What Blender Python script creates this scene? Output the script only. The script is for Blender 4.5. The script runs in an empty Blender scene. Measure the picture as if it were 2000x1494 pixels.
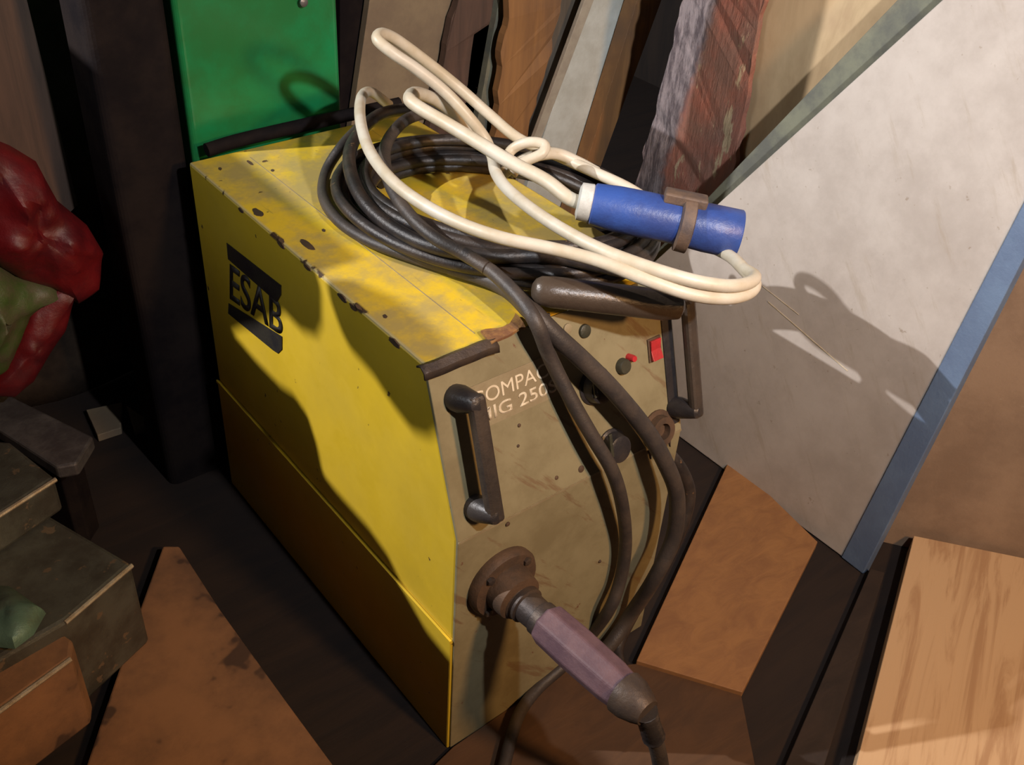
import bpy, bmesh, math, random
from mathutils import Vector as V, Matrix, noise as mnoise
random.seed(7)
SC = bpy.context.scene
C = SC.collection

# ---------------------------------------------------------------- camera
R = Matrix(((0.7835, -0.6187, 0.0583), (-0.3329, -0.4970, -0.8013), (0.5248, 0.6084, -0.5954)))  # world -> camera (x right, y down, z forward)
CAM = V((-0.6330, -0.9184, 1.5454)); F = 1996.2; CX, CY = 1000.0, 747.0
cd = bpy.data.cameras.new('camera'); cam = bpy.data.objects.new('camera', cd); C.objects.link(cam)
cd.sensor_width = 36.0; cd.lens = 36.0 * F / 2000.0; cd.clip_start = 0.02; cd.clip_end = 50
rt = R.transposed()
m3 = Matrix((rt.col[0], -rt.col[1], -rt.col[2])).transposed()
q = m3.to_quaternion(); q.normalize()
cam.matrix_world = Matrix.Translation(CAM) @ q.to_matrix().to_4x4()
SC.camera = cam

# ---------------------------------------------------------------- light and exposure
SC.view_settings.view_transform = 'Standard'; SC.view_settings.look = 'None'
SC.view_settings.gamma = 1.0; SC.view_settings.use_curve_mapping = False
SC.view_settings.exposure = 0.0
world = bpy.data.worlds.new('world'); SC.world = world; world.use_nodes = True
bg = world.node_tree.nodes['Background']; bg.inputs[0].default_value = (0.45, 0.50, 0.75, 1); bg.inputs[1].default_value = 0.018

def area(name, loc, target, size, power, col, spread=180):
    d = bpy.data.lights.new(name, 'AREA'); d.shape = 'DISK'; d.size = size; d.energy = power; d.color = col; d.spread = math.radians(spread)
    o = bpy.data.objects.new(name, d); C.objects.link(o); o.location = loc
    o.rotation_euler = (V(target) - V(loc)).to_track_quat('-Z', 'Y').to_euler(); return o
def point(name, loc, radius, power, col):
    d = bpy.data.lights.new(name, 'POINT'); d.shadow_soft_size = radius; d.energy = power; d.color = col
    o = bpy.data.objects.new(name, d); C.objects.link(o); o.location = loc; return o
SUN_AT = V((-2.0, 1.5, 2.5))
point('work_light', SUN_AT, 0.013, 420.0, (1.0, 0.96, 0.95))
area('warm_lamp', (0.34, -1.9, 1.85), (0.45, 0.0, 0.4), 0.20, 32.0, (1.0, 0.55, 0.23))
area('front_light', (0.02, -1.35, 1.95), (1.15, 1.0, 0.75), 0.06, 11.0, (0.95, 0.96, 1.0), 95)
area('cold_daylight', (-1.95, 0.55, 1.95), (0.1, 0.4, 0.6), 0.8, 13.0, (0.80, 0.92, 1.0))

# ---------------------------------------------------------------- pixel of the photograph -> point on a plane in the room
def ray(u, v): return rt @ V(((u - CX) / F, (v - CY) / F, 1.0))
def on(u, v, n, k):
    d = ray(u, v); n = V(n); return CAM + d * ((k - n.dot(CAM)) / n.dot(d))
def pz(u, v, z): return on(u, v, (0, 0, 1), z)
def py(u, v, y): return on(u, v, (0, 1, 0), y)
def px(u, v, x): return on(u, v, (1, 0, 0), x)

# ---------------------------------------------------------------- materials
class NT:
    def __init__(s, name):
        s.m = bpy.data.materials.new(name); s.m.use_nodes = True; s.t = s.m.node_tree; s.n = s.t.nodes; s.l = s.t.links
        s.b = s.n['Principled BSDF']; s.tc = s.n.new('ShaderNodeTexCoord')
    def val(s, x, sock):
        if hasattr(x, 'links') or hasattr(x, 'is_linked'): s.l.new(x, sock)
        elif isinstance(x, (tuple, list)): sock.default_value = (*x, 1) if len(x) == 3 and len(sock.default_value) == 4 else x
        else: sock.default_value = x
    def vec(s, sc=(1, 1, 1), rot=(0, 0, 0)):
        k = s.n.new('ShaderNodeMapping'); k.inputs['Scale'].default_value = sc; k.inputs['Rotation'].default_value = rot
        s.l.new(s.tc.outputs['Object'], k.inputs[0])
        if any(rot):
            k.inputs['Scale'].default_value = (1, 1, 1); j = s.n.new('ShaderNodeMapping'); j.inputs['Scale'].default_value = sc
            s.l.new(k.outputs[0], j.inputs[0]); return j.outputs[0]
        return k.outputs[0]
    def noise(s, scale, detail=4, rough=.6, vec=None, dist=0):
        k = s.n.new('ShaderNodeTexNoise'); k.inputs['Scale'].default_value = scale; k.inputs['Detail'].default_value = detail
        k.inputs['Roughness'].default_value = rough; k.inputs['Distortion'].default_value = dist
        s.l.new(vec if vec else s.tc.outputs['Object'], k.inputs['Vector']); return k.outputs[0]
    def ramp(s, f, a, b, inv=False):
        k = s.n.new('ShaderNodeMapRange'); k.interpolation_type = 'SMOOTHSTEP'; s.val(f, k.inputs[0]); k.inputs[1].default_value = a; k.inputs[2].default_value = b
        k.inputs[3].default_value = 1 if inv else 0; k.inputs[4].default_value = 0 if inv else 1; return k.outputs[0]
    def mix(s, f, a, b):
        k = s.n.new('ShaderNodeMix'); k.data_type = 'RGBA'; s.val(f, k.inputs[0]); s.val(a, k.inputs[6]); s.val(b, k.inputs[7]); return k.outputs[2]
    def math(s, op, a, b=0.0, c=None):
        k = s.n.new('ShaderNodeMath'); k.operation = op; s.val(a, k.inputs[0]); s.val(b, k.inputs[1])
        if c is not None: s.val(c, k.inputs[2])
        return k.outputs[0]
    def xyz(s, off=(0, 0, 0)):
        a = s.n.new('ShaderNodeVectorMath'); a.operation = 'ADD'; a.inputs[1].default_value = off; s.l.new(s.tc.outputs['Object'], a.inputs[0])
        k = s.n.new('ShaderNodeSeparateXYZ'); s.l.new(a.outputs[0], k.inputs[0]); return k.outputs
    def bump(s, f, strength=.3, dist=.01):
        k = s.n.new('ShaderNodeBump'); k.inputs['Strength'].default_value = strength; k.inputs['Distance'].default_value = dist
        s.l.new(f, k.inputs['Height']); s.l.new(k.outputs[0], s.b.inputs['Normal'])
    def done(s, col, rough=.6, metal=0, spec=None):
        s.val(col, s.b.inputs['Base Color']); s.val(rough, s.b.inputs['Roughness']); s.b.inputs['Metallic'].default_value = metal
        if spec is not None: s.b.inputs['Specular IOR Level'].default_value = spec
        return s.m

def mottled(name, a, b, scale=8, rough=.7, metal=0, bump=.25, specks=None, speck_scale=40, lo=.62, spec=None, blend=(.35, .65)):
    t = NT(name); n = t.noise(scale, 6, .65); c = t.mix(t.ramp(n, *blend), a, b)
    if specks: c = t.mix(t.ramp(t.noise(speck_scale, 3, .6), lo, lo + .06), c, specks)
    t.bump(t.noise(scale * 9, 4, .7), bump, .004); return t.done(c, rough, metal, spec)
def wood(name, a, b, axis_scale=(2, 30, 30), rough=.75, rot=(0, 0, 0), c3=None, blend=(.3, .7)):
    t = NT(name); v = t.vec(axis_scale, rot); n = t.noise(1.0, 7, .65, v, .6); c = t.mix(t.ramp(n, *blend), a, b)
    if c3: c = t.mix(t.ramp(t.noise(3.0, 4, .6), .5, .72), c, c3)
    t.bump(n, .35, .004); return t.done(c, rough)

def yellow_paint():
    t = NT('yellow_paint'); x, y, z = t.xyz((.23, .36885, -.022))
    c = t.mix(t.ramp(t.noise(5, 5, .6), .35, .7), (.74, .50, .028), (.66, .45, .035))
    # grime of its own on the top sheet
    top = t.math('GREATER_THAN', z, .742)
    dirt = t.ramp(t.noise(7, 6, .7), .38, .62)
    c = t.mix(t.math('MULTIPLY', t.math('MULTIPLY', top, dirt), .7), c, (.30, .24, .12))
    # chipped rusty edge along the left top corner
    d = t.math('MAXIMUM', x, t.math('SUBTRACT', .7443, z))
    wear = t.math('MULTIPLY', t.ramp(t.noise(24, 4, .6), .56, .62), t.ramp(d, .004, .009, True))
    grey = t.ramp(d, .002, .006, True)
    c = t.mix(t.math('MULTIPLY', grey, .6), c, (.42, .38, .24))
    c = t.mix(wear, c, (.06, .035, .02))
    sp = t.ramp(t.noise(38, 3, .55), .70, .74)
    c = t.mix(sp, c, (.10, .055, .025))
    sc = t.ramp(t.noise(1, 4, .6, t.vec((60, 4, 9))), .68, .72)
    c = t.mix(t.math('MULTIPLY', sc, .5), c, (.28, .2, .04))
    t.bump(t.noise(60, 3, .6), .12, .002)
    return t.done(c, t.math('ADD', t.math('MULTIPLY', dirt, .2), .38))
def panel_paint():
    t = NT('tan_panel_paint')
    c = t.mix(t.ramp(t.noise(9, 6, .7), .35, .68), (.27, .232, .13), (.205, .17, .09))
    st = t.noise(1, 5, .65, t.vec((38, 6, 6), (0, .75, 0)))
    c = t.mix(t.math('MULTIPLY', t.ramp(st, .58, .68), .7), c, (.17, .10, .05))
    c = t.mix(t.ramp(t.noise(45, 3, .6), .70, .76), c, (.16, .07, .04))
    t.bump(t.noise(50, 4, .6), .12, .002); return t.done(c, .6)
def whiteboard_mat():
    t = NT('worn_cream_board')
    c = t.mix(t.ramp(t.noise(4.5, 6, .7), .32, .7), (.52, .475, .43), (.40, .355, .315))
    st = t.noise(1, 6, .7, t.vec((4, 30, 5), (.7, 0, 0)))
    c = t.mix(t.math('MULTIPLY', t.ramp(st, .55, .72), .45), c, (.34, .28, .21))
    # a faint round water mark and a scatter of spots
    x, y, z = t.xyz()
    r = t.math('SQRT', t.math('ADD', t.math('POWER', t.math('SUBTRACT', y, .42), 2.0), t.math('POWER', t.math('SUBTRACT', z, .49), 2.0)))
    c = t.mix(t.math('MULTIPLY', t.ramp(t.noise(60, 3, .6), .68, .76), .6), c, (.25, .19, .13))
    t.bump(t.noise(40, 4, .6), .15, .003); return t.done(c, .7)
def bark_mat(slope=.19):
    t = NT('bark_and_red_wood'); x, y, z = t.xyz()
    red = t.mix(t.ramp(t.noise(9, 6, .7, t.vec((1, 1, .6))), .35, .62), (.40, .15, .10), (.28, .15, .11))
    crm = t.ramp(t.noise(13, 5, .65, t.vec((1, 1.6, .55))), .58, .64)
    red = t.mix(crm, red, (.55, .42, .26))
    bk = t.mix(t.ramp(t.noise(16, 7, .75, t.vec((1, 2.2, .45))), .4, .6), (.34, .29, .30), (.10, .08, .09))
    wob = t.math('MULTIPLY', t.math('SUBTRACT', t.noise(7, 4, .6), .5), .16)
    s = t.math('ADD', t.math('SUBTRACT', t.math('MULTIPLY', y, -1.0), t.math('MULTIPLY', z, slope)), wob)
    c = t.mix(t.ramp(s, .075, .105), bk, red)
    c = t.mix(t.ramp(s, -.035, -.02), (.30, .27, .21), c)
    t.bump(t.noise(16, 7, .75, t.vec((1, 2.2, .45))), .9, .02); return t.done(c, .85)

M = dict(
    yellow=yellow_paint(), panel=panel_paint(), board=whiteboard_mat(),
    black=mottled('black_plastic', (.022, .020, .022), (.045, .038, .035), 14, .38),
    grip=mottled('dusty_black_grip', (.035, .028, .024), (.065, .048, .036), 14, .42),
    barbrown=mottled('dark_brown_plastic', (.07, .05, .035), (.05, .035, .025), 9, .35),
    cable=mottled('black_rubber', (.018, .015, .015), (.042, .031, .025), 20, .42, specks=(.14, .08, .04), speck_scale=50, lo=.68),
    lead=mottled('grey_rubber', (.038, .032, .030), (.065, .050, .040), 20, .5),
    cord=mottled('dirty_cream_cord', (.62, .57, .47), (.50, .42, .29), 7, .45, bump=.08),
    blue=mottled('blue_plastic', (.035, .085, .32), (.03, .055, .20), 9, .42, specks=(.20, .15, .10), speck_scale=14, lo=.66),
    white=mottled('chipped_white_plastic', (.62, .62, .58), (.42, .42, .38), 20, .5),
    dirtring=mottled('grimy_brown_plastic', (.14, .09, .06), (.07, .05, .045), 30, .6),
    dark=mottled('dark_steel', (.05, .04, .038), (.10, .07, .05), 14, .5, .4),
    rust=mottled('rusty_orange_steel', (.38, .20, .05), (.16, .07, .03), 30, .8),
    rustdark=mottled('brown_rusted_metal', (.07, .045, .03), (.12, .07, .04), 24, .65, .2),
    pink=mottled('dusty_pink_plastic', (.15, .085, .095), (.10, .055, .07), 18, .6),
    red=mottled('red_plastic', (.50, .03, .035), (.36, .03, .03), 20, .4),
    knob=mottled('dark_green_black_plastic', (.03, .032, .02), (.055, .05, .032), 18, .5),
    letter=mottled('faded_cream_print', (.78, .68, .50), (.66, .55, .38), 40, .6),
    ink=mottled('black_print', (.018, .016, .018), (.035, .03, .022), 20, .5),
    strip=mottled('pale_label_strip', (.31, .255, .15), (.25, .195, .11), 14, .6),
    chassis=mottled('dark_olive_paint', (.20, .16, .03), (.12, .095, .025), 9, .55, specks=(.05, .03, .02), speck_scale=28),
    green=mottled('glossy_green_plastic', (.010, .23, .075), (.018, .15, .04), 5, .28, bump=.1),
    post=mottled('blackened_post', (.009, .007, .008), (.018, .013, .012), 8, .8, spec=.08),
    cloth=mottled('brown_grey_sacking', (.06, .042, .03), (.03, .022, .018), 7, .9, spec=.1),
    redbag=mottled('red_bag_film', (.15, .005, .008), (.07, .004, .008), 9, .5),
    greenbag=mottled('green_bag_print', (.05, .09, .02), (.09, .08, .045), 18, .5),
    castgrey=mottled('grey_painted_cast_metal', (.15, .155, .13), (.09, .085, .07), 12, .4, .5, specks=(.24, .18, .12), speck_scale=34),
    steel=mottled('worn_grey_steel', (.22, .21, .21), (.12, .11, .115), 16, .4, .6),
    edgelight=mottled('painted_edge_highlight', (.55, .50, .40), (.42, .34, .24), 40, .4, .5),
    teal=mottled('teal_cast_metal', (.12, .22, .17), (.10, .13, .10), 14, .5, .3),
    rustplank=mottled('rusty_brown_sheet', (.32, .16, .075), (.17, .09, .05), 5, .75, specks=(.08, .045, .03), speck_scale=10, lo=.58),
    orange=wood('orange_plywood', (.34, .17, .065), (.25, .12, .05), (14, 30, 30), .6),
    pine=wood('pale_pine', (.62, .42, .24), (.46, .28, .15), (2.2, 26, 10), .65, (0, 0, -.44), blend=(.45, .62)),
    ply=wood('yellow_plywood', (.62, .45, .26), (.45, .31, .17), (20, 9, 2.4), .8, c3=(.36, .21, .13)),
    bluepaint=mottled('blue_grey_paint', (.135, .20, .31), (.11, .16, .26), 9, .55),
    brownboard=mottled('brown_fibreboard', (.30, .21, .14), (.22, .15, .10), 6, .8, specks=(.36, .3, .22), speck_scale=30, lo=.7),
    mossy=mottled('grey_green_board', (.20, .20, .14), (.12, .12, .10), 11, .8),
    tan=mottled('tan_grey_board', (.27, .21, .13), (.20, .15, .10), 7, .85),
    maroon=wood('dark_reddish_plank', (.12, .07, .05), (.07, .045, .035), (30, 30, 3)),
    amber=wood('amber_plank', (.34, .17, .06), (.22, .11, .045), (26, 20, 2.5), c3=(.16, .09, .05)),
    greyplank=wood('dark_grey_plank', (.13, .11, .085), (.085, .07, .055), (26, 20, 3)),
    palestick=mottled('pale_grey_stick', (.42, .38, .30), (.33, .29, .23), 14, .7),
    paleboard=mottled('pale_blue_white_board', (.62, .66, .62), (.50, .52, .47), 9, .7),
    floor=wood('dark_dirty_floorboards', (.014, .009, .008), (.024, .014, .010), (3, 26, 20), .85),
    brownply=wood('dark_brown_plywood', (.10, .048, .02), (.065, .032, .015), (5, 20, 20), .75),
    darkstick=wood('dark_wood_strip', (.035, .022, .016), (.02, .013, .010), (8, 20, 20)),
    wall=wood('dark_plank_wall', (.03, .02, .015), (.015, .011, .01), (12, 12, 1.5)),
)

# ---------------------------------------------------------------- object helpers
def tag(o, label, cat, group=None, kind=None):
    if label: o['label'] = label
    if cat: o['category'] = cat
    if group: o['group'] = group
    if kind: o['kind'] = kind
    return o
def thing(name, label, cat, loc):
    o = bpy.data.objects.new(name, None); C.objects.link(o); o.location = loc; o.empty_display_size = .05
    return tag(o, label, cat)
def origin_of(o):
    p = V((0, 0, 0))
    while o: p = p + o.location; o = o.parent
    return p
def obj(name, bm, mat, parent=None, smooth=False, bevel=0, label=None, origin=None):
    bmesh.ops.recalc_face_normals(bm, faces=bm.faces)
    me = bpy.data.meshes.new(name); o = bpy.data.objects.new(name, me); C.objects.link(o)
    if parent: o.parent = parent
    base = origin_of(parent) if parent else V((0, 0, 0))
    if origin is not None and not parent: o.location = origin; base = V(origin)
    bmesh.ops.translate(bm, verts=bm.verts, vec=-base)
    bm.to_mesh(me); bm.free(); me.materials.append(M[mat] if isinstance(mat, str) else mat)
    if smooth:
        for p in me.polygons: p.use_smooth = True
        try: me.set_sharp_from_angle(angle=math.radians(38))
        except Exception: pass
    if bevel:
        b = o.modifiers.new('bevel', 'BEVEL'); b.width = bevel; b.segments = 2; b.limit_method = 'ANGLE'; b.angle_limit = math.radians(35)
    if label: o['label'] = label
    return o
def prism(pts, off, bm=None):
    """polygon pts extruded by vector off"""
    bm = bm or bmesh.new(); off = V(off)
    a = [bm.verts.new(p) for p in pts]; b = [bm.verts.new(V(p) + off) for p in pts]
    bm.faces.new(a); bm.faces.new(b[::-1]); n = len(a)
    for i in range(n): bm.faces.new((a[i], b[i], b[(i + 1) % n], a[(i + 1) % n]))
    return bm
def box(lo, hi, bm=None):
    x0, y0, z0 = lo; x1, y1, z1 = hi
    return prism([(x0, y0, z0), (x1, y0, z0), (x1, y1, z0), (x0, y1, z0)], (0, 0, z1 - z0), bm)
def smoothpath(P, sub=6):
    P = [V(p) for p in P]; out = []
    for i in range(len(P) - 1):
        p0 = P[i - 1] if i else P[0] * 2 - P[1]; p1, p2 = P[i], P[i + 1]; p3 = P[i + 2] if i + 2 < len(P) else P[-1] * 2 - P[-2]
        for k in range(sub):
            t = k / sub
            out.append(.5 * ((2 * p1) + (p2 - p0) * t + (2 * p0 - 5 * p1 + 4 * p2 - p3) * t * t + (3 * p1 - p0 - 3 * p2 + p3) * t ** 3))
    out.append(P[-1]); return out
def tube(P, r, seg=12, bm=None, sub=6, smooth=True, radii=None):
    bm = bm or bmesh.new(); P = smoothpath(P, sub) if smooth else [V(p) for p in P]; n = len(P)
    T = [(P[min(i + 1, n - 1)] - P[max(i - 1, 0)]).normalized() for i in range(n)]
    N = T[0].orthogonal().normalized(); rings = []
    for i in range(n):
        N = (N - T[i] * N.dot(T[i])).normalized(); B = T[i].cross(N); rr = r
        if radii: f = i / (n - 1) * (len(radii) - 1); a = int(min(f, len(radii) - 2)); rr = radii[a] + (radii[a + 1] - radii[a]) * (f - a)
        rings.append([bm.verts.new(P[i] + (N * math.cos(2 * math.pi * k / seg) + B * math.sin(2 * math.pi * k / seg)) * rr) for k in range(seg)])
    for i in range(n - 1):
        for k in range(seg): bm.faces.new((rings[i][k], rings[i][(k + 1) % seg], rings[i + 1][(k + 1) % seg], rings[i + 1][k]))
    bm.faces.new(rings[0][::-1]); bm.faces.new(rings[-1]); return bm
def lathe(a, b, prof, seg=32, bm=None):
    """prof: list of (t along a->b in metres, radius)"""
    bm = bm or bmesh.new(); a = V(a); d = (V(b) - a).normalized(); N = d.orthogonal().normalized()
    if abs(d.z) < .9: N = (V((0, 0, 1)) - d * d.z).normalized()
    B = d.cross(N); rings = []
    for t, r in prof:
        rings.append([bm.verts.new(a + d * t + (N * math.cos(2 * math.pi * k / seg) + B * math.sin(2 * math.pi * k / seg)) * r) for k in range(seg)])
    for i in range(len(rings) - 1):
        for k in range(seg): bm.faces.new((rings[i][k], rings[i][(k + 1) % seg], rings[i + 1][(k + 1) % seg], rings[i + 1][k]))
    bm.faces.new(rings[0][::-1]); bm.faces.new(rings[-1]); return bm
def text_bm(s, origin, xdir, ydir, h, w, depth=.0006, bold=.0):
    """lettering as a thin mesh fitted to width w and cap height h"""
    cu = bpy.data.curves.new('lettering', 'FONT'); cu.body = s; cu.size = 1; cu.extrude = 0; cu.offset = bold; cu.space_character = 1.0
    to = bpy.data.objects.new('lettering', cu); C.objects.link(to)
    dg = bpy.context.evaluated_depsgraph_get(); me = bpy.data.meshes.new_from_object(to.evaluated_get(dg))
    bm = bmesh.new(); bm.from_mesh(me); bpy.data.objects.remove(to); bpy.data.curves.remove(cu); bpy.data.meshes.remove(me)
    xs = [v.co.x for v in bm.verts]; ys = [v.co.y for v in bm.verts]; x0, x1, y0, y1 = min(xs), max(xs), min(ys), max(ys)
    X = V(xdir).normalized(); Y = V(ydir).normalized(); N = X.cross(Y)
    for v in bm.verts: v.co = V(origin) + X * ((v.co.x - x0) / (x1 - x0) * w) + Y * ((v.co.y - y0) / (y1 - y0) * h)
    r = bmesh.ops.extrude_face_region(bm, geom=bm.faces[:]); bmesh.ops.translate(bm, verts=[g for g in r['geom'] if isinstance(g, bmesh.types.BMVert)], vec=N * depth)
    return bm
def rough_edges(pts, amp, step, seed=0):
    out = []; n = len(pts)
    for i in range(n):
        a, b = V(pts[i]), V(pts[(i + 1) % n]); L = (b - a).length; k = max(1, int(L / step)); d = (b - a).normalized()
        for j in range(k):
            p = a.lerp(b, j / k)
            if j: p = p + V((mnoise.noise(p * 25 + V((seed, 0, 0))), mnoise.noise(p * 25 + V((0, seed + 9, 0))), mnoise.noise(p * 25 + V((0, 0, seed + 5))))) * amp
            out.append(p)
    return out

# ---------------------------------------------------------------- the setting
def struct(name, bm, mat, origin=(0, 0, 0)):
    o = obj(name, bm, mat, origin=origin); o['kind'] = 'structure'; return o
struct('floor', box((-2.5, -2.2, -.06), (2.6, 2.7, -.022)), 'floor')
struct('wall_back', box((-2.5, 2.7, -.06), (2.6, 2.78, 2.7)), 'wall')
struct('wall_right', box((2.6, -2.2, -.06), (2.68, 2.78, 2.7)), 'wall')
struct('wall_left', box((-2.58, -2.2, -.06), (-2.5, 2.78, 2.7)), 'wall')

# added unseen slabs beyond the frame, outlined to shade the machine's left side
def between_light(shape, x):
    return [V((0, y, z)).lerp(SUN_AT, -x / -SUN_AT.x) for y, z in shape]
def shade_slab(name, label, cat, shape, x, floor=False):
    P = between_light(shape, x)
    if floor: P = P + [V((P[0].x, P[-1].y, -.022)), V((P[0].x, P[0].y, -.022))]
    o = obj(name, prism(P, (-.03, 0, 0)), 'cloth', bevel=.004, origin=(P[0].x, P[0].y, min(p.z for p in P))); tag(o, label, cat); return o
shade_slab('low_shade_caster', 'added unseen stepped slab that shades the lower left side of the machine', 'added slab', [(1.3, .445), (.66, .443), (.55, .432), (.45, .432), (.40, .445), (.35, .430), (.335, .37), (.315, .325), (.27, .318), (.16, .315), (.10, .300), (.05, .262), (-.02, .225), (-.3, .2), (-1.6, .15)], -.85, True)
shade_slab('rear_shade_caster', 'added unseen slab that shades the upper rear of the left side', 'jacket', [(1.3, .46), (.68, .470), (.62, .515), (.55, .56), (.50, .60), (.455, .635), (.43, .652), (.375, .648), (.325, .665), (.305, .70), (.30, .76), (.33, .815), (1.3, .83)], -.85)
shade_slab('front_shade_caster', 'added unseen slab that shades the upper front of the left side', 'glove', [(.262, .775), (.252, .72), (.225, .70), (.16, .69), (.11, .668), (.06, .655), (.02, .672), (-.01, .71), (-.02, .77), (.08, .80), (.2, .80)], -.85)

# ---------------------------------------------------------------- welding machine
W, D, H, HC, T = .46, .7377, .7443, .4812, .086
weld = thing('welding_machine', 'scuffed yellow welding machine with a tan front control panel', 'welding machine', (W / 2, D / 2, -.022))
PL = math.hypot(T, H - HC); PN = V((0, -(H - HC), T)) / PL; PD = V((0, -T, -(H - HC))) / PL
def panel(x, s, off=0): return V((x, 0, H)) + PD * s + PN * off
def pp(u, v, off=0): return on(u, v, PN, PN.z * H + off)
# sheet-metal cover (side profile extruded across)
prof = [(0, -.002, H), (0, D, H), (0, D, .262), (0, -T - .002, .262), (0, -T - .002, HC)]
obj('cover', prism(prof, (W, 0, 0)), 'yellow', weld, bevel=.005)
# base pan below the crease, a little wider
obj('chassis', prism([(-.004, -T - .002, .262), (-.004, D, .262), (-.004, D, -.022), (-.004, -T - .002, -.022)], (W + .008, 0, 0)), 'yellow', weld, bevel=.003)
obj('side_flange', prism([(-.006, -T - .002, .258), (-.006, D, .258), (-.006, D, .264), (-.006, -T - .002, .264)], (.004, 0, 0)), 'yellow', weld)
# front panel
fp = prism([(0, 0, H - .006), (0, -T, HC), (0, -T, -.018), (0, -T - .006, -.018), (0, -T - .006, HC + .002), (0, -.006, H)], (W, 0, 0))
obj('front_panel', fp, 'panel', weld, bevel=.0015)
# bent dark lip above the panel, buckled sheet
bm = bmesh.new(); rows = []
for i in range(17):
    x = -.014 + .125 * i / 16; k = mnoise.noise(V((x * 30, 1, 2))) * .003
    rows.append([V((x, -.004, H + .004 + k)), V((x, -.014, H + .009 + k)), V((x, -.024, H + .002 + k)), V((x, -.026, H - .008 + k))])
vs = [[bm.verts.new(p) for p in r] for r in rows]
for i in range(16):
    for j in range(3): bm.faces.new((vs[i][j], vs[i + 1][j], vs[i + 1][j + 1], vs[i][j + 1]))
lip = obj('bent_lip', bm, 'dark', weld, smooth=True); sm = lip.modifiers.new('thick', 'SOLIDIFY'); sm.thickness = .003
# torn rusty tab next to it
pts = rough_edges([V((.105, .012, H + .004)), V((.10, -.020, H + .003)), V((.165, -.014, H + .002)), V((.175, .022, H + .003)), V((.15, .004, H + .004))], .004, .008, 3)
obj('rusty_tab', prism(pts, (0, 0, .004)), 'rust', weld)
obj('top_trim', prism([panel(.175, -.006, .007), panel(.215, -.006, .007), panel(.215, .004, .007), panel(.175, .004, .007)], PN * .003), 'steel', weld)
# raised bead lines of the top sheet
obj('top_seam', prism([(.1, .02, H - .0005), (.1012, .02, H - .0005), (.1012, .70, H - .0005), (.1, .70, H - .0005)], (0, 0, .0012)), 'strip', weld, label='thin pale seam line on the top sheet')
# paint scars on the top sheet
for i, (u, v, a, b, ang) in enumerate([(503, 415, .016, .007, .7), (600, 478, .020, .006, .9), (550, 470, .008, .004, .5), (632, 450, .005, .003, 0), (738, 355, .006, .004, .3), (430, 330, .006, .003, 0), (488, 318, .012, .003, .9), (532, 333, .005, .003, 0), (700, 600, .008, .003, .9), (752, 618, .005, .003, 0)]):
    c = pz(u, v, H); ca, sa = math.cos(1.2 + ang * .4), math.sin(1.2 + ang * .4)
    P = []
    for k in range(14):
        t = 2 * math.pi * k / 14; j = 1 + .35 * mnoise.noise(V((i * 3.1, math.cos(t) * 2, math.sin(t) * 2)))
        P.append((c.x + (ca * math.cos(t) * a - sa * math.sin(t) * b) * j, c.y + (sa * math.cos(t) * a + ca * math.sin(t) * b) * j, H - .0004))
    obj('paint_chip', prism(P, (0, 0, .0010)), 'rustdark', weld)
for i, (u, v, s) in enumerate([(668, 575, 1), (690, 592, .8), (600, 505, .8), (470, 400, .7), (548, 468, .9), (770, 655, 1)]):
    c = px(u, v, 0); P = []
    for k in range(12):
        t = 2 * math.pi * k / 12; j = 1 + .4 * mnoise.noise(V((i * 2.3, math.cos(t) * 2, math.sin(t) * 2)))
        P.append((-.0012, c.y + math.cos(t) * .013 * s * j, H - .006 + math.sin(t) * .005 * s * j))
    obj('paint_chip', prism(P, (.002, 0, 0)), 'rustdark', weld)

# maker's sign on the left side: two black bars with the name between them
def side_poly(pix, x=-.0006): return [px(u, v, x) for u, v in pix]
sign = obj('side_sign', prism(side_poly([(443, 474), (549, 557), (549, 575), (541, 590), (446, 506)]), (-.0008, 0, 0)), 'ink', weld, label='black printed bars and name on the left side')
obj('sign_bar', prism(side_poly([(447, 592), (551, 657), (551, 682), (543, 690), (534, 684), (446, 612)]), (-.0008, 0, 0)), 'ink', sign)
tb = text_bm('ESAB', (0, 0, 0), (1, 0, 0), (0, 1, 0), 1, 1, depth=.0006, bold=.014)
c00, c10, c01, c11 = [px(u, v, -.0006) for u, v in ((449, 584), (552, 658), (449, 514), (551, 592))]
for v in tb.verts:
    u_, w_, d_ = v.co; v.co = (c00 * (1 - u_) + c10 * u_) * (1 - w_) + (c01 * (1 - u_) + c11 * u_) * w_ + V((-d_, 0, 0))
obj('sign_name', tb, 'ink', sign)

# lettering on the slanted panel
ux = V((1, 0, 0))
obj('label_strip', prism([panel(.058, .056, .0062), panel(.228, .056, .0062), panel(.228, .124, .0062), panel(.058, .124, .0062)], PN * .0006), 'strip', weld)
obj('panel_lettering', text_bm('COMPACT', panel(.062, .088, .0070), ux, -PD, .022, .158, bold=.0), 'letter', weld, label='cream lettering reading COMPACT')
obj('panel_lettering', text_bm('MIG 250S', panel(.066, .116, .0070), ux, -PD, .021, .146, bold=.012), 'letter', weld, label='raised cream lettering reading MIG 250S')

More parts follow.
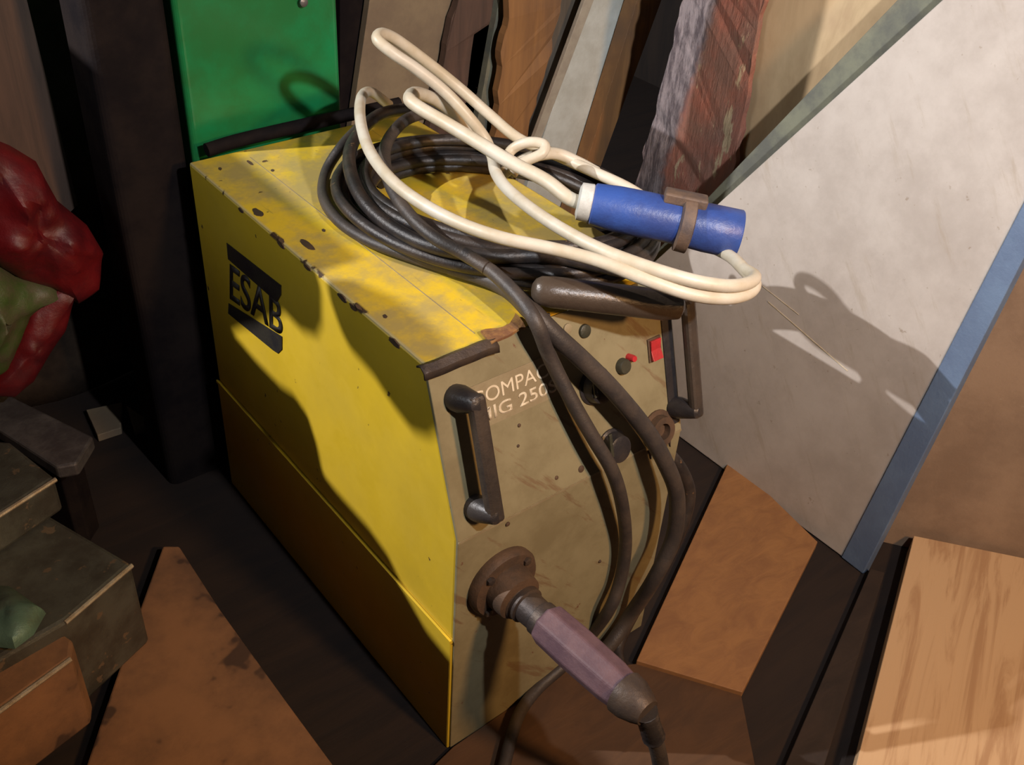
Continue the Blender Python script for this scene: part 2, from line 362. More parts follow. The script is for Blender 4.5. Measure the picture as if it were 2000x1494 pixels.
# two grab handles on the panel
def handle(x, s0, s1, r, out, tilt=0):
    a = panel(x, s0, .005); b = panel(x, s1, .005); dx = V((tilt, 0, 0))
    ea = a + PN * out + dx; eb = b + PN * out + dx
    bar = obj('grab_handle', prism([ea + V((-r, 0, 0)) + PD * -.012, ea + V((r, 0, 0)) + PD * -.012, eb + V((r, 0, 0)) + PD * .012, eb + V((-r, 0, 0)) + PD * .012], PN * -(r * 1.5)), 'grip', weld, bevel=.006)
    for nm, p, e in (('mount', a, ea), ('mount', b, eb)):
        d = (e - p); L = d.length
        obj(nm, lathe(p, e, [(0, r * 1.55), (L * .25, r * 1.6), (L * .7, r * 1.25), (L * .92, r * 1.05), (L, r * .6)], 20), 'black', bar, smooth=True)
    return bar
handle(.037, .062, .235, .0125, .052, .006)
handle(.447, .040, .232, .0115, .050, .010)
obj('handle_plate', prism([panel(.434, .025, .006), panel(.456, .025, .006), panel(.456, .262, .006), panel(.434, .262, .006)], PN * .003), 'black', weld, bevel=.002)

def disc_on_panel(name, u, v, r, h, mat, prof=None, seg=28, bevel=0, label=None):
    c = pp(u, v, .005); p = prof or [(0, r), (h * .8, r * .95), (h, r * .8)]
    return obj(name, lathe(c, c + PN, p, seg), mat, weld, smooth=True, label=label)
disc_on_panel('indicator_light', 1140, 646, .011, .006, 'knob', label='small dark green indicator')
disc_on_panel('indicator_light', 1107, 641, .008, .004, 'strip')
disc_on_panel('toggle_switch', 1213, 714, .013, .012, 'knob')
disc_on_panel('toggle_switch', 1270, 606, .012, .010, 'knob')
disc_on_panel('fuse_holder', 1226, 697, .006, .016, 'red')
k1 = disc_on_panel('control_knob', 1160, 752, .029, .02, 'black', [(0, .031), (.004, .031), (.006, .027), (.022, .024), (.024, .020)])
k2 = disc_on_panel('control_knob', 1192, 870, .027, .02, 'black', [(0, .029), (.004, .029), (.006, .025), (.024, .022), (.026, .018)])
for kk, (u, v) in ((k1, (1160, 752)), (k2, (1192, 870))):
    c = pp(u, v, .029); obj('pointer', prism([c + ux * -.003 + PD * .02, c + ux * .003 + PD * .02, c + ux * .003 - PD * .02, c + ux * -.003 - PD * .02], PN * .004), 'knob', kk, bevel=.001)
# red rocker switch in a frame
c = pp(1277, 681, .006)
def on_panel_rect(c, w, h, off, th): return prism([c + ux * -w + PD * -h + PN * off, c + ux * w + PD * -h + PN * off, c + ux * w + PD * h + PN * off, c + ux * -w + PD * h + PN * off], PN * th)
rk = obj('rocker_switch', on_panel_rect(c, .014, .020, 0, .003), 'rustdark', weld, bevel=.001, label='red mains rocker switch')
obj('rocker', prism([c + ux * -.011 + PD * -.017 + PN * .003, c + ux * -.011 + PD * .017 + PN * .003, c + ux * -.011 + PD * .017 + PN * .010, c + ux * -.011 + PD * .0 + PN * .005, c + ux * -.011 + PD * -.017 + PN * .008], ux * .022), 'red', rk, bevel=.001)
# broken brown socket half behind the hanging lead
c = pp(1282, 838, .005)
sk = obj('broken_socket', lathe(c, c + PN, [(0, .034), (.004, .034), (.005, .026), (.018, .025), (.018, .014), (.006, .013)], 24), 'rustdark', weld, smooth=True)
bmx = bmesh.new()
for i, (dx, ds, w) in enumerate([(-.024, .03, .006), (-.010, .036, .005), (.010, .034, .006), (.022, .026, .005)]):
    p = c + ux * dx + PD * ds; prism([p, p + ux * w, p + ux * (w * .5) + PD * .016], PN * .004, bmx)
obj('broken_fringe', bmx, 'dark', sk)
for (u, v, r) in [(1133, 915, .006), (1085, 932, .0035), (1345 - 38, 640, .003), (1012, 830, .003), (1010, 870, .0025)]:
    cc = pp(u, v, .004); obj('screw', lathe(cc, cc + PN, [(0, r), (.003, r), (.004, r * .6)], 10), 'rustdark', weld, smooth=True)
for (u, v, r) in [(990, 1022, .004), (1170, 1095, .003)]:
    cc = py(u, v, -T - .005); obj('screw', lathe(cc, cc + V((0, -1, 0)), [(0, r), (.003, r), (.004, r * .6)], 10), 'rustdark', weld, smooth=True)
# crease strip between upper and lower panel
obj('panel_crease', prism([(.0, -T - .007, HC + .001), (W, -T - .007, HC + .001), (W, -T - .007, HC - .003), (0, -T - .007, HC - .003)], (0, .002, 0)), 'strip', weld)

# torch outlet flange
fc = py(976, 1130, -T - .006)
pend = on(1255, 1385, (0, 0, 1), .115)
ax = None
fl = obj('torch_outlet', lathe(fc, fc + V((0, -1, 0)), [(0, .062), (.010, .063), (.018, .058), (.020, .042), (.05, .038), (.052, .030)], 36), 'rustdark', weld, smooth=True)
for k in range(4):
    a = math.pi / 4 + k * math.pi / 2; p = fc + V((math.cos(a) * .05, -.018, math.sin(a) * .05))
    obj('bolt', lathe(p, p + V((0, -1, 0)), [(0, .007), (.006, .007), (.007, .004)], 6), 'dark', fl)

# ---------------------------------------------------------------- torch lead plugged into the outlet
A0 = fc + V((0, -.045, 0))
def at_depth(u, v, dist): d = ray(u, v).normalized(); return CAM + d * dist
# axis of the plug: from the flange outwards, seen through the photograph at the collar and the tail
A1 = py(1030, 1183, -T - .075)
A2 = py(1065, 1215, -T - .110)
A3 = py(1230, 1362, -T - .285)
torch = thing('torch_lead', 'thick torch lead with a dusty pink hexagonal grip plugged into the machine', 'cable', (A3.x, A3.y, 0))
ax = (A3 - A2).normalized()
st = A2 - ax * .075
obj('coupling_nut', lathe(st, A3, [(0, .030), (.022, .033), (.024, .030), (.034, .030), (.036, .026), (.062, .025), (.064, .028), (.078, .028)], 28), 'dark', torch, smooth=True)
L = (A3 - A2).length
obj('grip', lathe(A2, A3, [(0, .027), (.006, .034), (L * .35, .035), (L * .8, .033), (L - .004, .029), (L, .022)], 8), 'pink', torch, bevel=.003)
obj('grip_end', lathe(A3 - ax * .012, A3 + ax, [(0, .033), (.016, .032), (.034, .026), (.046, .020)], 24), 'dark', torch, smooth=True)
e0 = A3 + ax * .03
sp = [e0, pz(1272, 1425, e0.z * .86), pz(1284, 1462, e0.z * .72), pz(1292, 1505, e0.z * .55), pz(1302, 1580, e0.z * .3), pz(1305, 1700, .006)]
obj('cord', tube(sp, .0125, 12), 'lead', torch, smooth=True)
obj('strain_relief', tube(smoothpath(sp, 8)[:13], .016, 14, smooth=False, radii=[.0175, .0145] * 7), 'black', torch, smooth=True)

# ---------------------------------------------------------------- black cable coil on top of the machine
coil = thing('cable_coil', 'coil of thick black welding cable lying on top of the yellow machine', 'cable', (.32, .26, H))
cen = V((.325, .265)); ma = V((-.42, .907)).normalized(); mi = V((ma.y, -ma.x))
turns = [(.225, .168, .0, 0), (.235, .180, .019, .03), (.215, .160, .021, -.02), (.250, .192, .0, .02), (.245, .186, .036, .05), (.262, .202, .02, -.03), (.278, .196, .001, .04), (.258, .212, .037, -.05), (.232, .172, .052, .01)]
P = []; rc = .0098
nstep = 26
for ti, (a, b, z, w) in enumerate(turns):
    nx = turns[(ti + 1) % len(turns)] if ti < len(turns) - 1 else turns[ti]
    for k in range(nstep):
        f = k / nstep; th = 2 * math.pi * f
        aa = a + (nx[0] - a) * f; bb = b + (nx[1] - b) * f; zz = z + (nx[2] - z) * f
        w2 = w + (nx[3] - w) * f
        c2 = cen + ma * (math.cos(th + w2) * aa) + mi * (math.sin(th + w2) * bb) + V((w2 * .25, -w2 * .2))
        P.append(V((c2.x, c2.y, H + rc + .001 + zz + .004 * mnoise.noise(V((th, ti, 0))))))
obj('coil_turns', tube(P, rc, 10, sub=3), 'cable', coil, smooth=True)
# loose outer loops
Lp = [pz(u, v, z) for u, v, z in [(700, 250, .80), (668, 285, .79), (637, 335, .76), (632, 385, .757), (662, 432, .757), (720, 470, .758), (800, 500, .758), (880, 525, .76), (945, 544, .76)]]
obj('loose_loop', tube(Lp, .0095, 12), 'lead', coil, smooth=True)
Lp = [pz(u, v, z) for u, v, z in [(880, 225, .83), (830, 222, .84), (785, 240, .85), (752, 290, .85), (762, 360, .84), (800, 420, .83), (850, 465, .82), (905, 495, .81), (950, 523, .803)]]
obj('loose_loop', tube(Lp, .0100, 12), 'lead', coil, smooth=True)
Lp = [pz(u, v, z) for u, v, z in [(870, 205, .80), (800, 212, .81), (740, 225, .82), (694, 270, .82), (682, 320, .82), (705, 385, .81), (760, 440, .80), (840, 480, .80), (950, 500, .80), (1070, 500, .80), (1180, 520, .80), (1290, 545, .79)]]
obj('loose_loop', tube(Lp, .0112, 12), 'cable', coil, smooth=True)

# two leads hanging over the front
def onfront(u, v, off):
    p = pp(u, v, off)
    return p if p.z > HC - .01 else py(u, v, -T - .006 - off)
def lead(name, label, pts, r, mat, r0=.0102):
    o = obj(name, tube(pts, r, 12, radii=[r0] + [r0 + (r - r0) * .5] + [r] * 10), mat, smooth=True, origin=None); tag(o, label, 'cable'); return o
fa = [pz(905, 495, .81), pz(960, 530, .80), pz(1012, 580, .79)] + [onfront(u, v, o) for u, v, o in [(1048, 632, .045), (1075, 700, .034), (1118, 785, .040), (1160, 858, .048), (1196, 920, .050), (1215, 985, .035), (1222, 1060, .025), (1212, 1130, .025), (1190, 1190, .03)]] + [pz(1150, 1245, .05), pz(1100, 1300, .018), pz(1050, 1345, .004), pz(1012, 1400, .003), pz(985, 1494, .003), pz(975, 1560, .003)]
lead('hanging_lead', 'thinner grey cable hanging over the panel past the round knobs to the floor', fa, .0112, 'lead')
fb = [pz(880, 525, .76), pz(955, 548, .762), pz(1000, 572, .768), pz(1038, 608, .775)] + [onfront(u, v, o) for u, v, o in [(1085, 655, .045), (1140, 705, .05), (1200, 765, .055), (1262, 840, .055), (1300, 905, .05), (1322, 970, .055), (1315, 1050, .06), (1278, 1130, .06)]] + [pz(1232, 1200, .09), pz(1195, 1255, .04), pz(1160, 1290, .012), pz(1130, 1300, .008)]
lead('hanging_lead', 'thicker black cable looping over the right half of the panel beside the red switch', fb, .0140, 'lead')
bl = [onfront(u, v, o) for u, v, o in [(1300, 890, .02), (1318, 960, .02), (1300, 1060, .02), (1268, 1140, .02)]] + [pz(1225, 1210, .05), pz(1205, 1300, .0)]
fc2 = [pz(1285, 868, .38), pz(1322, 905, .34), pz(1345, 960, .27), pz(1330, 1030, .2), pz(1290, 1110, .13), pz(1240, 1190, .05), pz(1205, 1270, .006), pz(1225, 1330, .005)]
lead('hanging_lead', 'black cable drooping behind the others at the right edge of the machine', fc2, .013, 'cable')

# ---------------------------------------------------------------- dark bar lying over the front edge
b0, b1 = pz(1040, 566, .800), pz(1335, 600, .772)
db = obj('torch_neck', lathe(b0, b1, [(0, .010), (.004, .0165), (.012, .021), (.03, .0225), ((b1 - b0).length - .03, .0225), ((b1 - b0).length - .006, .018), ((b1 - b0).length, .008)], 28), 'barbrown', smooth=True)
tag(db, 'dark brown rounded torch handle lying across the front edge under the cream cable', 'tool handle')

# ---------------------------------------------------------------- cream mains cable with blue plug
mains = thing('power_cable', 'cream mains cable in loose loops ending in a blue industrial plug', 'cable', (.35, .1, H))
p0, p1 = pz(1128, 392, .862), pz(1443, 458, .836)
pa = (p1 - p0).normalized()
rC = .0092
# cord 1: from the plug back to the left, round and up
c1 = [p0 + pa * .02, p0 - pa * .01] + [pz(u, v, z) for u, v, z in [(1065, 352, .875), (1000, 318, .885), (930, 276, .90), (870, 240, .91), (822, 212, .92), (800, 194, .925), (812, 182, .915), (850, 195, .88), (890, 225, .84), (925, 262, .80), (960, 300, .785)]]
obj('cord', tube(c1, .0108, 14), 'cord', mains, smooth=True)
# cord 2: high loop at the upper left
c2 = [pz(u, v, z) for u, v, z in [(1452, 525, .83), (1474, 540, .84), (1460, 553, .848), (1420, 558, .855), (1350, 547, .865), (1260, 520, .874), (1175, 488, .876), (1105, 452, .874), (1040, 410, .872), (990, 368, .868), (968, 336, .862), (962, 308, .866), (948, 272, .885), (915, 228, .92), (870, 180, .955), (815, 136, .99), (768, 104, 1.015), (738, 78, 1.03), (746, 66, 1.03), (775, 78, 1.01), (830, 118, .97), (895, 170, .925), (955, 223, .885), (1012, 270, .86), (1080, 300, .845), (1160, 336, .84), (1235, 372, .83), (1300, 420, .80), (1330, 480, .785)]]
obj('cord', tube(c2, rC, 14), 'cord', mains, smooth=True)
# cord 3: the long left loop running to the right end and back
c3 = [pz(u, v, z) for u, v, z in [(760, 205, .80), (725, 180, .84), (706, 190, .875), (704, 235, .885), (722, 295, .885), (765, 352, .885), (825, 398, .882), (900, 437, .88), (985, 466, .88), (1080, 486, .875), (1170, 510, .87), (1260, 545, .86), (1350, 575, .845), (1420, 582, .835), (1462, 572, .83), (1474, 552, .83), (1452, 525, .83), (1425, 500, .82), (1380, 478, .80), (1320, 455, .785), (1240, 430, .78)]]
obj('cord', tube(c3, rC, 14), 'cord', mains, smooth=True)
# tie of the same cord round the bundle
c5 = [pz(u, v, z) for u, v, z in [(985, 318, .86), (1000, 292, .875), (1030, 278, .89), (1062, 282, .89), (1058, 300, .88), (1020, 318, .865), (1000, 340, .85)]]
obj('cord_tie', tube(c5, .0085, 12), 'cord', mains, smooth=True)
c6 = [pz(u, v, z) for u, v, z in [(975, 345, .835), (1000, 326, .852), (1040, 306, .862), (1085, 300, .856), (1130, 318, .842), (1165, 337, .835)]]
obj('cord_tie', tube(c6, .010, 12), 'cord', mains, smooth=True)
# plug: collar, body with finger ribs, ring, pin sleeve
PLn = (p1 - p0).length
plug = obj('plug', lathe(p0, p1, [(.020, .026), (.024, .031), (.060, .034), (.10, .0345), (PLn * .66, .0335)], 40), 'blue', mains, smooth=True)
obj('collar', lathe(p0, p1, [(0, .020), (.003, .028), (.020, .029), (.023, .026)], 24), 'white', plug, smooth=True, label='chipped white cable collar')
obj('pin_sleeve', lathe(p0, p1, [(PLn * .64, .034), (PLn * .80, .0365), (PLn - .002, .0365), (PLn, .035), (PLn, .032), (PLn - .03, .031)], 40), 'blue', plug, smooth=True)
obj('ring', lathe(p0, p1, [(PLn * .62, .034), (PLn * .63, .043), (PLn * .70, .044), (PLn * .71, .036)], 36), 'dirtring', plug, smooth=True, label='grimy brown screw ring')
pu = V((0, 0, 1)) - pa * pa.z; pu.normalize(); ps = pa.cross(pu)
def plugbox(t0, t1, w, h0, h1, side=V((0, 0, 0))):
    return prism([p0 + pa * t0 + ps * -w + pu * h0 + side, p0 + pa * t1 + ps * -w + pu * h0 + side, p0 + pa * t1 + ps * w + pu * h0 + side, p0 + pa * t0 + ps * w + pu * h0 + side], pu * (h1 - h0))
obj('latch', plugbox(PLn * .50, PLn * .76, .013, .030, .047), 'dirtring', plug, bevel=.003)

# ---------------------------------------------------------------- things behind and beside the machine
def slab(name, label, cat, pix, plane, thick, mat, bevel=.002, down=None, rough=0, step=.03, group=None):
    """outline on a plane (n, k) in the room, given real thickness away from the viewer"""
    n, k = plane; n = V(n).normalized() if False else V(n); P = [on(u, v, n, k) for u, v in pix]
    if down:
        for i, z in down.items(): # slide point i along its edge to height z
            j = z[1]; d = P[i] - P[j]; f = (z[0] - P[j].z) / d.z; P[i] = P[j] + d * f
    if rough: P = rough_edges(P, rough, step, len(label))
    nn = n.normalized()
    if nn.dot(P[0] - CAM) < 0: nn = -nn
    base = V((sum(p.x for p in P) / len(P), sum(p.y for p in P) / len(P), min(p.z for p in P)))
    o = obj(name, prism(P, nn * thick), mat, origin=base, bevel=bevel)
    if label: tag(o, label, cat, group)
    return o
FZ = -.022
YB = lambda y: ((0, 1, 0), y)
# green container standing behind the machine
g0, g1 = py(336, 0, .80), py(664, 0, .80)
gx0, gx1 = py(345, 60, .80).x, py(664, 100, .80).x
green = thing('plastic_container', 'glossy green plastic container standing behind the machine', 'container', ((gx0 + gx1) / 2, .93, FZ))
def rbox(lo, hi, r, n=5):
    x0, y0, z0 = lo; x1, y1, z1 = hi; P = []
    for cx, cy, a0 in ((x1 - r, y1 - r, 0), (x0 + r, y1 - r, 90), (x0 + r, y0 + r, 180), (x1 - r, y0 + r, 270)):
        for i in range(n + 1):
            a = math.radians(a0 + 90 * i / n); P.append((cx + r * math.cos(a), cy + r * math.sin(a), z0))
    return prism(P, (0, 0, z1 - z0))
obj('body', rbox((gx0, .80, FZ), (gx1, 1.08, 1.04), .012), 'green', green, bevel=.004)
obj('rim', rbox((gx0 - .008, .792, 1.04), (gx1 + .008, 1.088, 1.065), .018), 'green', green, bevel=.004)
hb = py(592, 4, .79); obj('catch', lathe(hb, hb + V((0, -1, 0)), [(0, .008), (.004, .008), (.006, .004)], 12), 'steel', green, smooth=True)
# dark bar between the container and the back of the top sheet
bp = [pz(u, v, .76) for u, v in [(385, 300), (430, 282), (520, 268), (600, 255), (690, 240), (760, 222)]]
bp = [V((p.x, D + .022, .752)) for p in bp]
dp = obj('steel_bar', tube([V((.045, D + .022, .748)), V((.12, D + .022, .753)), V((.30, D + .022, .754)), V((.46, D + .022, .754))], .013, 10), 'post', smooth=True)
tag(dp, 'dark steel bar behind the top rear edge of the yellow machine', 'bar')

# dark post and hanging cloth on the left
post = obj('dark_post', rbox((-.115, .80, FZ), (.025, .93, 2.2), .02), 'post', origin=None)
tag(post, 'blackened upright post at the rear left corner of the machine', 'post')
def cloth(name, label, cat, x0, x1, y, z0, z1, mat, amp, seed, lean=0):
    bm = bmesh.new(); nx, nz = 34, 30; G = []
    for i in range(nx + 1):
        row = []
        for j in range(nz + 1):
            x = x0 + (x1 - x0) * i / nx; z = z0 + (z1 - z0) * j / nz
            d = amp * math.sin(i * .55 + seed + j * .05) + amp * .8 * mnoise.noise(V((x * 6 + seed, z * 2, 0)))
            row.append(bm.verts.new((x + lean * (z1 - z), y + d, z)))
        G.append(row)
    for i in range(nx):
        for j in range(nz): bm.faces.new((G[i][j], G[i + 1][j], G[i + 1][j + 1], G[i][j + 1]))
    o = obj(name, bm, mat, smooth=True); s = o.modifiers.new('thick', 'SOLIDIFY'); s.thickness = .006; return tag(o, label, cat)
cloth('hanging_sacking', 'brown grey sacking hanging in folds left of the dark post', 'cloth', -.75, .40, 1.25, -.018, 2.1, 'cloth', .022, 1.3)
slab('wooden_plank', 'dim brown board leaning in the far upper left corner behind the red bag', 'plank', [(-60, -40), (40, -40), (150, 400), (60, 480), (-60, 300)], YB(1.05), .03, 'maroon', down={3: (FZ, 2), 4: (FZ, 0)})

# red and green bag
def blob_poly(pix, plane, depth, mat, name, parent=None, label=None, seed=0, puff=1.0, back=False):
    """crumpled bag: outline with a bulging front and a flat-ish back"""
    n, k = plane; P = [on(u, v, n, k) for u, v in pix]; P = rough_edges(P, .0, .012, seed)
    c = sum(P, V((0, 0, 0))) / len(P); nn = V(n).normalized()
    if nn.dot(c - CAM) > 0: nn = -nn
    bm = bmesh.new(); rings = []
    for f in (1.0, .96, .90, .82, .72, .61, .5, .39, .28, .18, .08):
        h = math.sqrt(max(0, 1 - f * f)) * depth * puff
        rings.append([bm.verts.new((c + (p - c) * f) + nn * (h + depth * .5 * (mnoise.noise((c + (p - c) * f) * 16 + V((0, seed, 0))) + .5 * mnoise.noise((c + (p - c) * f) * 38 + V((0, seed, 3)))) * math.sqrt(1.02 - f))) for p in P])
    ct = bm.verts.new(c + nn * depth * puff); m = len(P)
    for i in range(len(rings) - 1):
        for k2 in range(m): bm.faces.new((rings[i][k2], rings[i][(k2 + 1) % m], rings[i + 1][(k2 + 1) % m], rings[i + 1][k2]))
    for k2 in range(m): bm.faces.new((rings[-1][k2], rings[-1][(k2 + 1) % m], ct))
    bk = bm.verts.new(c - nn * depth * .7)
    for k2 in range(m): bm.faces.new((rings[0][(k2 + 1) % m], rings[0][k2], bk))
    return obj(name, bm, mat, parent, smooth=True, label=label)
PB = YB(.86)
bagc = py(60, 690, .86)
bag = thing('plastic_bag', 'crumpled red and green plastic bag at the left edge of the picture', 'bag', (bagc.x, .86, bagc.z))
blob_poly([(-60, 250), (20, 285), (70, 315), (110, 390), (170, 440), (200, 490), (190, 560), (150, 590), (100, 560), (40, 545), (-60, 480)], PB, .07, 'redbag', 'bag_top', bag, seed=2)
blob_poly([(-60, 470), (30, 540), (100, 548), (118, 568), (60, 610), (38, 660), (10, 720), (-60, 760)], YB(.85), .05, 'greenbag', 'printed_patch', bag, seed=5, label='green and tan printed patch of the bag')
blob_poly([(112, 560), (150, 560), (128, 640), (95, 690), (62, 745), (25, 775), (-40, 772), (5, 715), (38, 650), (60, 605)], YB(.84), .03, 'redbag', 'bag_strap', bag, seed=9)

# grey cast metal blocks bottom left
def step_block(name, label, cat, top, z, drop, mat, bevel=.008, parent=None):
    P = [pz(u, v, z) for u, v in top]; base = sum(P, V((0, 0, 0))) / len(P); base.z = z - drop
    o = obj(name, prism(P, (0, 0, -drop)), mat, parent, bevel=bevel, origin=None if parent else base)
    if label: tag(o, label, cat)
    return o
step_block('steel_bar', 'flat bluish steel bar lying above the grey metal blocks', 'bar', [(-40, 770), (20, 772), (182, 852), (150, 905), (110, 912), (-40, 815)], .26, .03, 'steel', .005)
step_block('wood_block', 'blackened block carrying the flat bluish bar', 'block', [(-40, 786), (15, 786), (150, 852), (130, 880), (105, 886), (-40, 812)], .2295, .245, 'post', .003)
step_block('metal_block', 'rough dark metal block with a shiny front edge behind the larger grey block', 'metal block', [(-80, 850), (20, 862), (108, 932), (-10, 1010), (-80, 1050)], .30, .078, 'castgrey')
step_block('metal_block', 'large grey painted metal block with a bright upper edge beside the rusty wedge', 'metal block', [(-80, 940), (20, 960), (118, 1018), (258, 1100), (128, 1212), (-80, 1330)], .22, .205, 'castgrey')
step_block('metal_block', 'rusty lower metal block with a lit edge in the lower left corner', 'metal block', [(-80, 1342), (110, 1228), (142, 1250), (138, 1284), (-80, 1440)], .19, .175, 'rustplank', .006)
blob_poly([(-20, 1145), (20, 1148), (90, 1198), (66, 1240), (30, 1268), (-20, 1262)], ((0, 0, 1), .235), .03, 'teal', 'metal_fitting', seed=4)
tag(bpy.data.objects['metal_fitting'], 'small teal green metal fitting resting on the large grey block', 'fitting')
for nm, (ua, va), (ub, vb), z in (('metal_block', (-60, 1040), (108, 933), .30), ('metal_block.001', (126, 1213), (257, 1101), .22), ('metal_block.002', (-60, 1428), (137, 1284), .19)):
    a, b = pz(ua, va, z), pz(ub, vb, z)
    obj('edge_highlight', tube([a + V((0, 0, -.004)), b + V((0, 0, -.004))], .0045, 8, smooth=False), 'edgelight', bpy.data.objects[nm], smooth=True, label='pale strip painting the lit highlight on the edge')  # pale strips paint the warm lamp's highlight onto the block edges
# rusty wedge-shaped sheet on the floor
wp = [pz(u, v, .012) for u, v in [(318, 1066), (350, 1066), (430, 1190), (560, 1370), (700, 1560), (120, 1640), (200, 1400), (262, 1220)]]
wg = obj('rusty_sheet', prism(wp, (0, 0, -.03)), 'rustplank', bevel=.004, origin=(wp[0].x, wp[0].y, FZ)); tag(wg, 'wedge-shaped rusty brown sheet lying on the floor left of the machine', 'sheet')
for i, (pix, mat, lb) in enumerate([([(168, 800), (238, 785), (236, 835), (190, 850)], 'tan', 'small tan wood scrap in the dark behind the blocks'), ([(246, 790), (300, 828), (262, 838)], 'tan', 'tiny pointed wood scrap beside the dark post foot'), ([(325, 885), (380, 862), (388, 892), (335, 905)], 'rustplank', 'brown scrap lying in the dark against the machine side')]):
    P = [pz(u, v, .0) for u, v in pix]; o = obj('wood_scrap', prism(P, (0, 0, -.02)), mat, bevel=.002, origin=(P[0].x, P[0].y, FZ)); tag(o, lb, 'scrap')

# boards on the floor to the right
def floorboard(name, label, pix, mat, z=0.0, th=.02, cat='board'):
    P = [pz(u, v, z) for u, v in pix]; o = obj(name, prism(P, (0, 0, -th)), mat, bevel=.0015, origin=(P[0].x, P[0].y, z - th)); return tag(o, label, cat)
floorboard('plywood_offcut', 'orange plywood offcut lying between the machine and the cream board', [(1427, 892), (1597, 1058), (1450, 1352), (1243, 1290)], 'orange')
floorboard('plywood_sheet', 'dark brown plywood sheet under the pink torch grip', [(1105, 1306), (1243, 1296), (1448, 1358), (1480, 1520), (1480, 1600), (740, 1600), (885, 1458)], 'brownply', z=-.010, th=.012)
floorboard('pine_board', 'pale pine board with dark grain in the lower right corner', [(1785, 1046), (2100, 1110), (2100, 1640), (1630, 1640), (1672, 1494)], 'pine', z=.03, th=.052)
floorboard('wood_strip', 'narrow dark wood strip on the floor between the orange and pine boards', [(1700, 1110), (1728, 1118), (1590, 1560), (1505, 1560)], 'darkstick', z=.0, th=.022)

# cream board leaning on the right, blue strip along its front edge
bn = V((1, 0, -.124)); bk = .95
P1 = [on(u, v, bn, bk) for u, v in [(1652, 1072), (1100, 620), (1400, 400), (1840, 0), (2060, -200), (2250, -150)]]
def at_z(P, Q, z): return P + (Q - P) * ((z - P.z) / (Q.z - P.z))
e_lo, e_hi = on(1652, 1072, bn, bk), on(1998, 400, bn, bk)
low = at_z(e_hi, e_lo, FZ + .004); up = at_z(e_lo, e_hi, 1.32)
d_lo, d_hi = on(1400, 400, bn, bk), on(1840, 0, bn, bk)
far_lo = V((bk + .124 * FZ, .80, FZ + .004)); far_mid = d_lo + (d_lo - d_hi) * .9
far_mid.x = bk + .124 * far_mid.z
dtop = at_z(d_lo, d_hi, 1.32)
outl = [low, V((bk + .124 * (FZ + .004), far_mid.y, FZ + .004)), far_mid, dtop, up]
lean = thing('leaning_board', 'large scuffed cream board leaning to the right of the machine', 'board', (bk, .1, FZ))
obj('panel', prism(outl, V((1, 0, -.124)).normalized() * .018), 'board', lean, bevel=.002)
s_lo, s_hi = on(1692, 1110, bn, bk), on(2000, 506, bn, bk)
s_low = at_z(s_hi, s_lo, FZ + .002); s_up = at_z(s_lo, s_hi, 1.32)
obj('edge_strip', prism([low + V((-.003, 0, 0)), s_low + V((-.003, 0, 0)), s_up + V((-.003, 0, 0)), up + V((-.003, 0, 0))], V((1, 0, -.124)).normalized() * .024), 'bluepaint', lean, bevel=.002, label='blue grey painted strip along the front edge')
# pencil-thin pale streaks on the cream board
for (ua, va), (ub, vb), w in [((1500, 590), (1655, 725), .0022), ((1490, 560), (1560, 615), .0015)]:
    a, b = on(ua, va, bn, bk - .0004), on(ub, vb, bn, bk - .0004); pr = V((0, 0, w))
    obj('streak', prism([a, b, b + pr, a + pr], (-.0006, 0, 0)), 'letter', lean)
# grey green board behind it with the same slanted edge
b2 = bk + .045
q0, q1 = on(1372, 396, bn, b2), on(1752, 0, bn, b2); qa = at_z(q0, q1, FZ) if False else q0 + (q0 - q1) * .8
qt = at_z(q0, q1, 1.34)
o = obj('backing_board', prism([V((b2 + .124 * FZ, low.y + .22, FZ + .004)), V((b2 + .124 * FZ, qa.y, FZ + .004)), qa, qt, V((b2 + .124 * 1.34, up.y + .18, 1.34))], V((1, 0, -.124)).normalized() * .015), 'mossy', bevel=.002)
tag(o, 'grey green board showing as a narrow slanted band behind the cream board', 'board')
# plywood sheet further right, standing square to the rear planks
yl = px(1476, 0, 1.2).y
o = obj('plywood_sheet', box((1.2, -.05, FZ), (1.218, yl, 1.5)), 'ply', bevel=.001, origin=(1.2, .2, FZ)); tag(o, 'yellowish weathered plywood sheet standing behind the slanted boards', 'board')
# brown fibreboard right of the strip
fa1, fa2 = pz(1762, 1036, FZ + .05), pz(2010, 1092, FZ + .05)
dd = (fa2 - fa1).normalized(); fa0 = fa1 - dd * .035; fa3 = fa1 + dd * .9
nn = V((-dd.y, dd.x, 0)); nn = nn if nn.dot(fa1 - CAM) > 0 else -nn
fa0 = fa0 + nn * .006; fa3 = fa3 + nn * .006
o = obj('fibreboard', prism([V((fa0.x, fa0.y, FZ)), V((fa3.x, fa3.y, FZ)), V((fa3.x, fa3.y, 1.3)) + nn * .12, V((fa0.x, fa0.y, 1.3)) + nn * .12], nn * .015), 'brownboard', bevel=.001)
tag(o, 'brown fibreboard sheet leaning at the right edge beyond the blue strip', 'board')

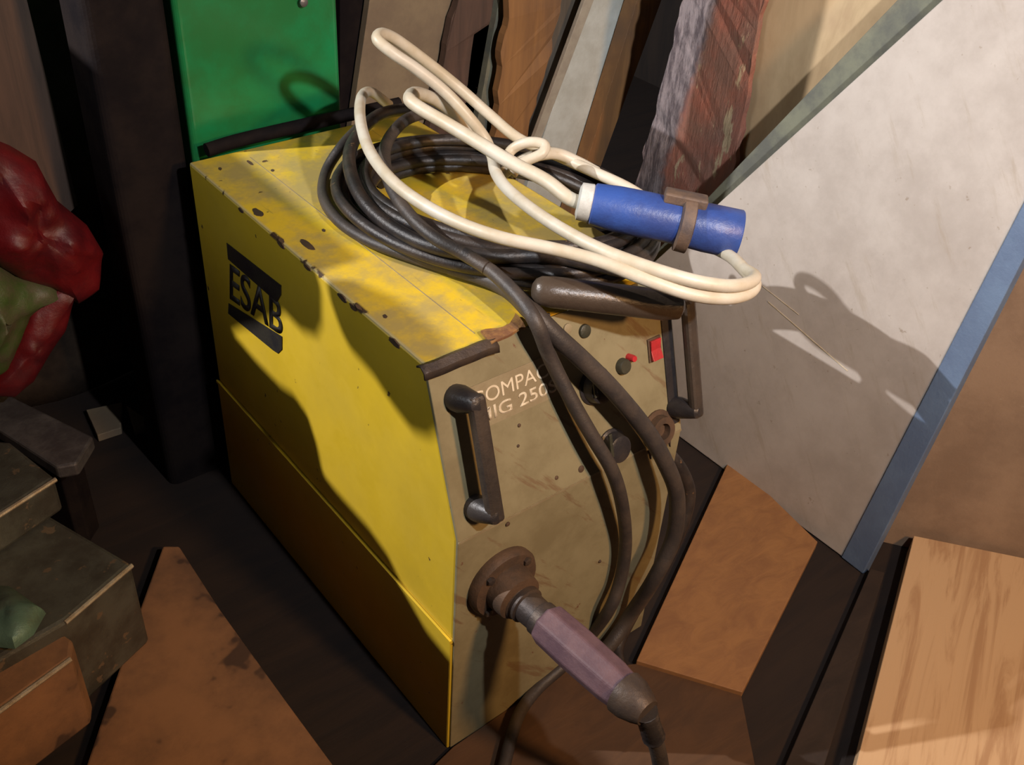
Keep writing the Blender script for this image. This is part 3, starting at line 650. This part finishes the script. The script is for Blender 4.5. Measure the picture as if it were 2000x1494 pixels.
# planks leaning against the back wall, left to right
def plank(label, top, bot, y, mat, th=.022, name='wooden_plank', rough=0, cat='plank'):
    """top (uL,uR) at v=-60, bot ((uL,vL),(uR,vR)) seen low points; both long edges run on to the floor"""
    n, k = YB(y); tl, tr = on(top[0], top[2] if len(top) > 2 else 0, n, k), on(top[1], top[2] if len(top) > 2 else 0, n, k); bl_, br_ = on(*bot[0], n, k), on(*bot[1], n, k)
    def ext(p, q, z): return p + (q - p) * ((z - p.z) / (q.z - p.z))
    P = [ext(tl, bl_, FZ), ext(tr, br_, FZ), ext(br_, tr, 1.55), ext(bl_, tl, 1.55)]
    wd = max((P[1] - P[0]).length, .02)
    if P[1].x < P[0].x + .01: P[1] = P[0] + V((.02, 0, 0))
    if rough: P = rough_edges(P, rough, .02, int(y * 100))
    o = obj(name, prism(P, (0, th, 0)), mat, bevel=.001 if not rough else 0, origin=(P[0].x, y, FZ)); return tag(o, label, cat)
plank('near-black plank standing right beside the green container', (664, 722), ((664, 230), (700, 240)), 1.16, 'post')
plank('wide tan grey board behind the high loop of the cream cable', (722, 900), ((690, 220), (845, 250)), 1.13, 'tan', cat='board', name='leaning_plank')
plank('dark reddish plank between the tan grey board and the amber plank', (892, 985), ((835, 250), (925, 250)), 1.10, 'maroon', rough=.008)
plank('thin grey green strip left of the amber plank', (975, 1000), ((930, 250), (985, 260)), 1.075, 'mossy', name='thin_strip', cat='strip')
plank('amber coloured plank with a wavy left edge standing behind the cream cable', (992, 1090), ((965, 270), (1010, 290)), 1.02, 'amber', rough=.010)
plank('dark grey plank between the amber plank and the thin pale stick', (1088, 1148), ((1005, 290), (1040, 300)), 1.05, 'greyplank')
plank('thin pale stick leaning in front of the pale blue white board', (1142, 1160), ((1038, 282), (1052, 284)), .985, 'palestick', name='thin_stick', th=.012, cat='stick')
plank('pale blue white board behind the thin stick', (1150, 1250), ((1050, 300), (1142, 332)), 1.02, 'paleboard', name='painted_board', cat='board')
plank('narrow orange plank left of the bark-edged board', (1245, 1292), ((1140, 335), (1166, 345)), .97, 'amber', name='narrow_plank', th=.045)
# bark-edged slab
XB = 1.168
n, k = (1, 0, 0), XB
Pb = [on(1336, 0, n, k), on(1238, 372, n, k), on(1420, 420, n, k), on(1486, 0, n, k)]
def ext(p, q, z): return p + (q - p) * ((z - p.z) / (q.z - p.z))
BS = (Pb[0].y - Pb[1].y) / (Pb[0].z - Pb[1].z)
org = ext(Pb[0], Pb[1], 0)
Q = [ext(Pb[0], Pb[1], FZ), ext(Pb[3], Pb[2], FZ), ext(Pb[2], Pb[3], 1.5), ext(Pb[1], Pb[0], 1.5)]
Q = rough_edges(Q, .010, .012, 8)
o = obj('bark_edged_board', prism(Q, (.014, 0, 0)), bark_mat(-BS), origin=(XB, org.y, 0)); tag(o, 'rough board with grey bark edge and flaking red wood behind the blue plug', 'board')
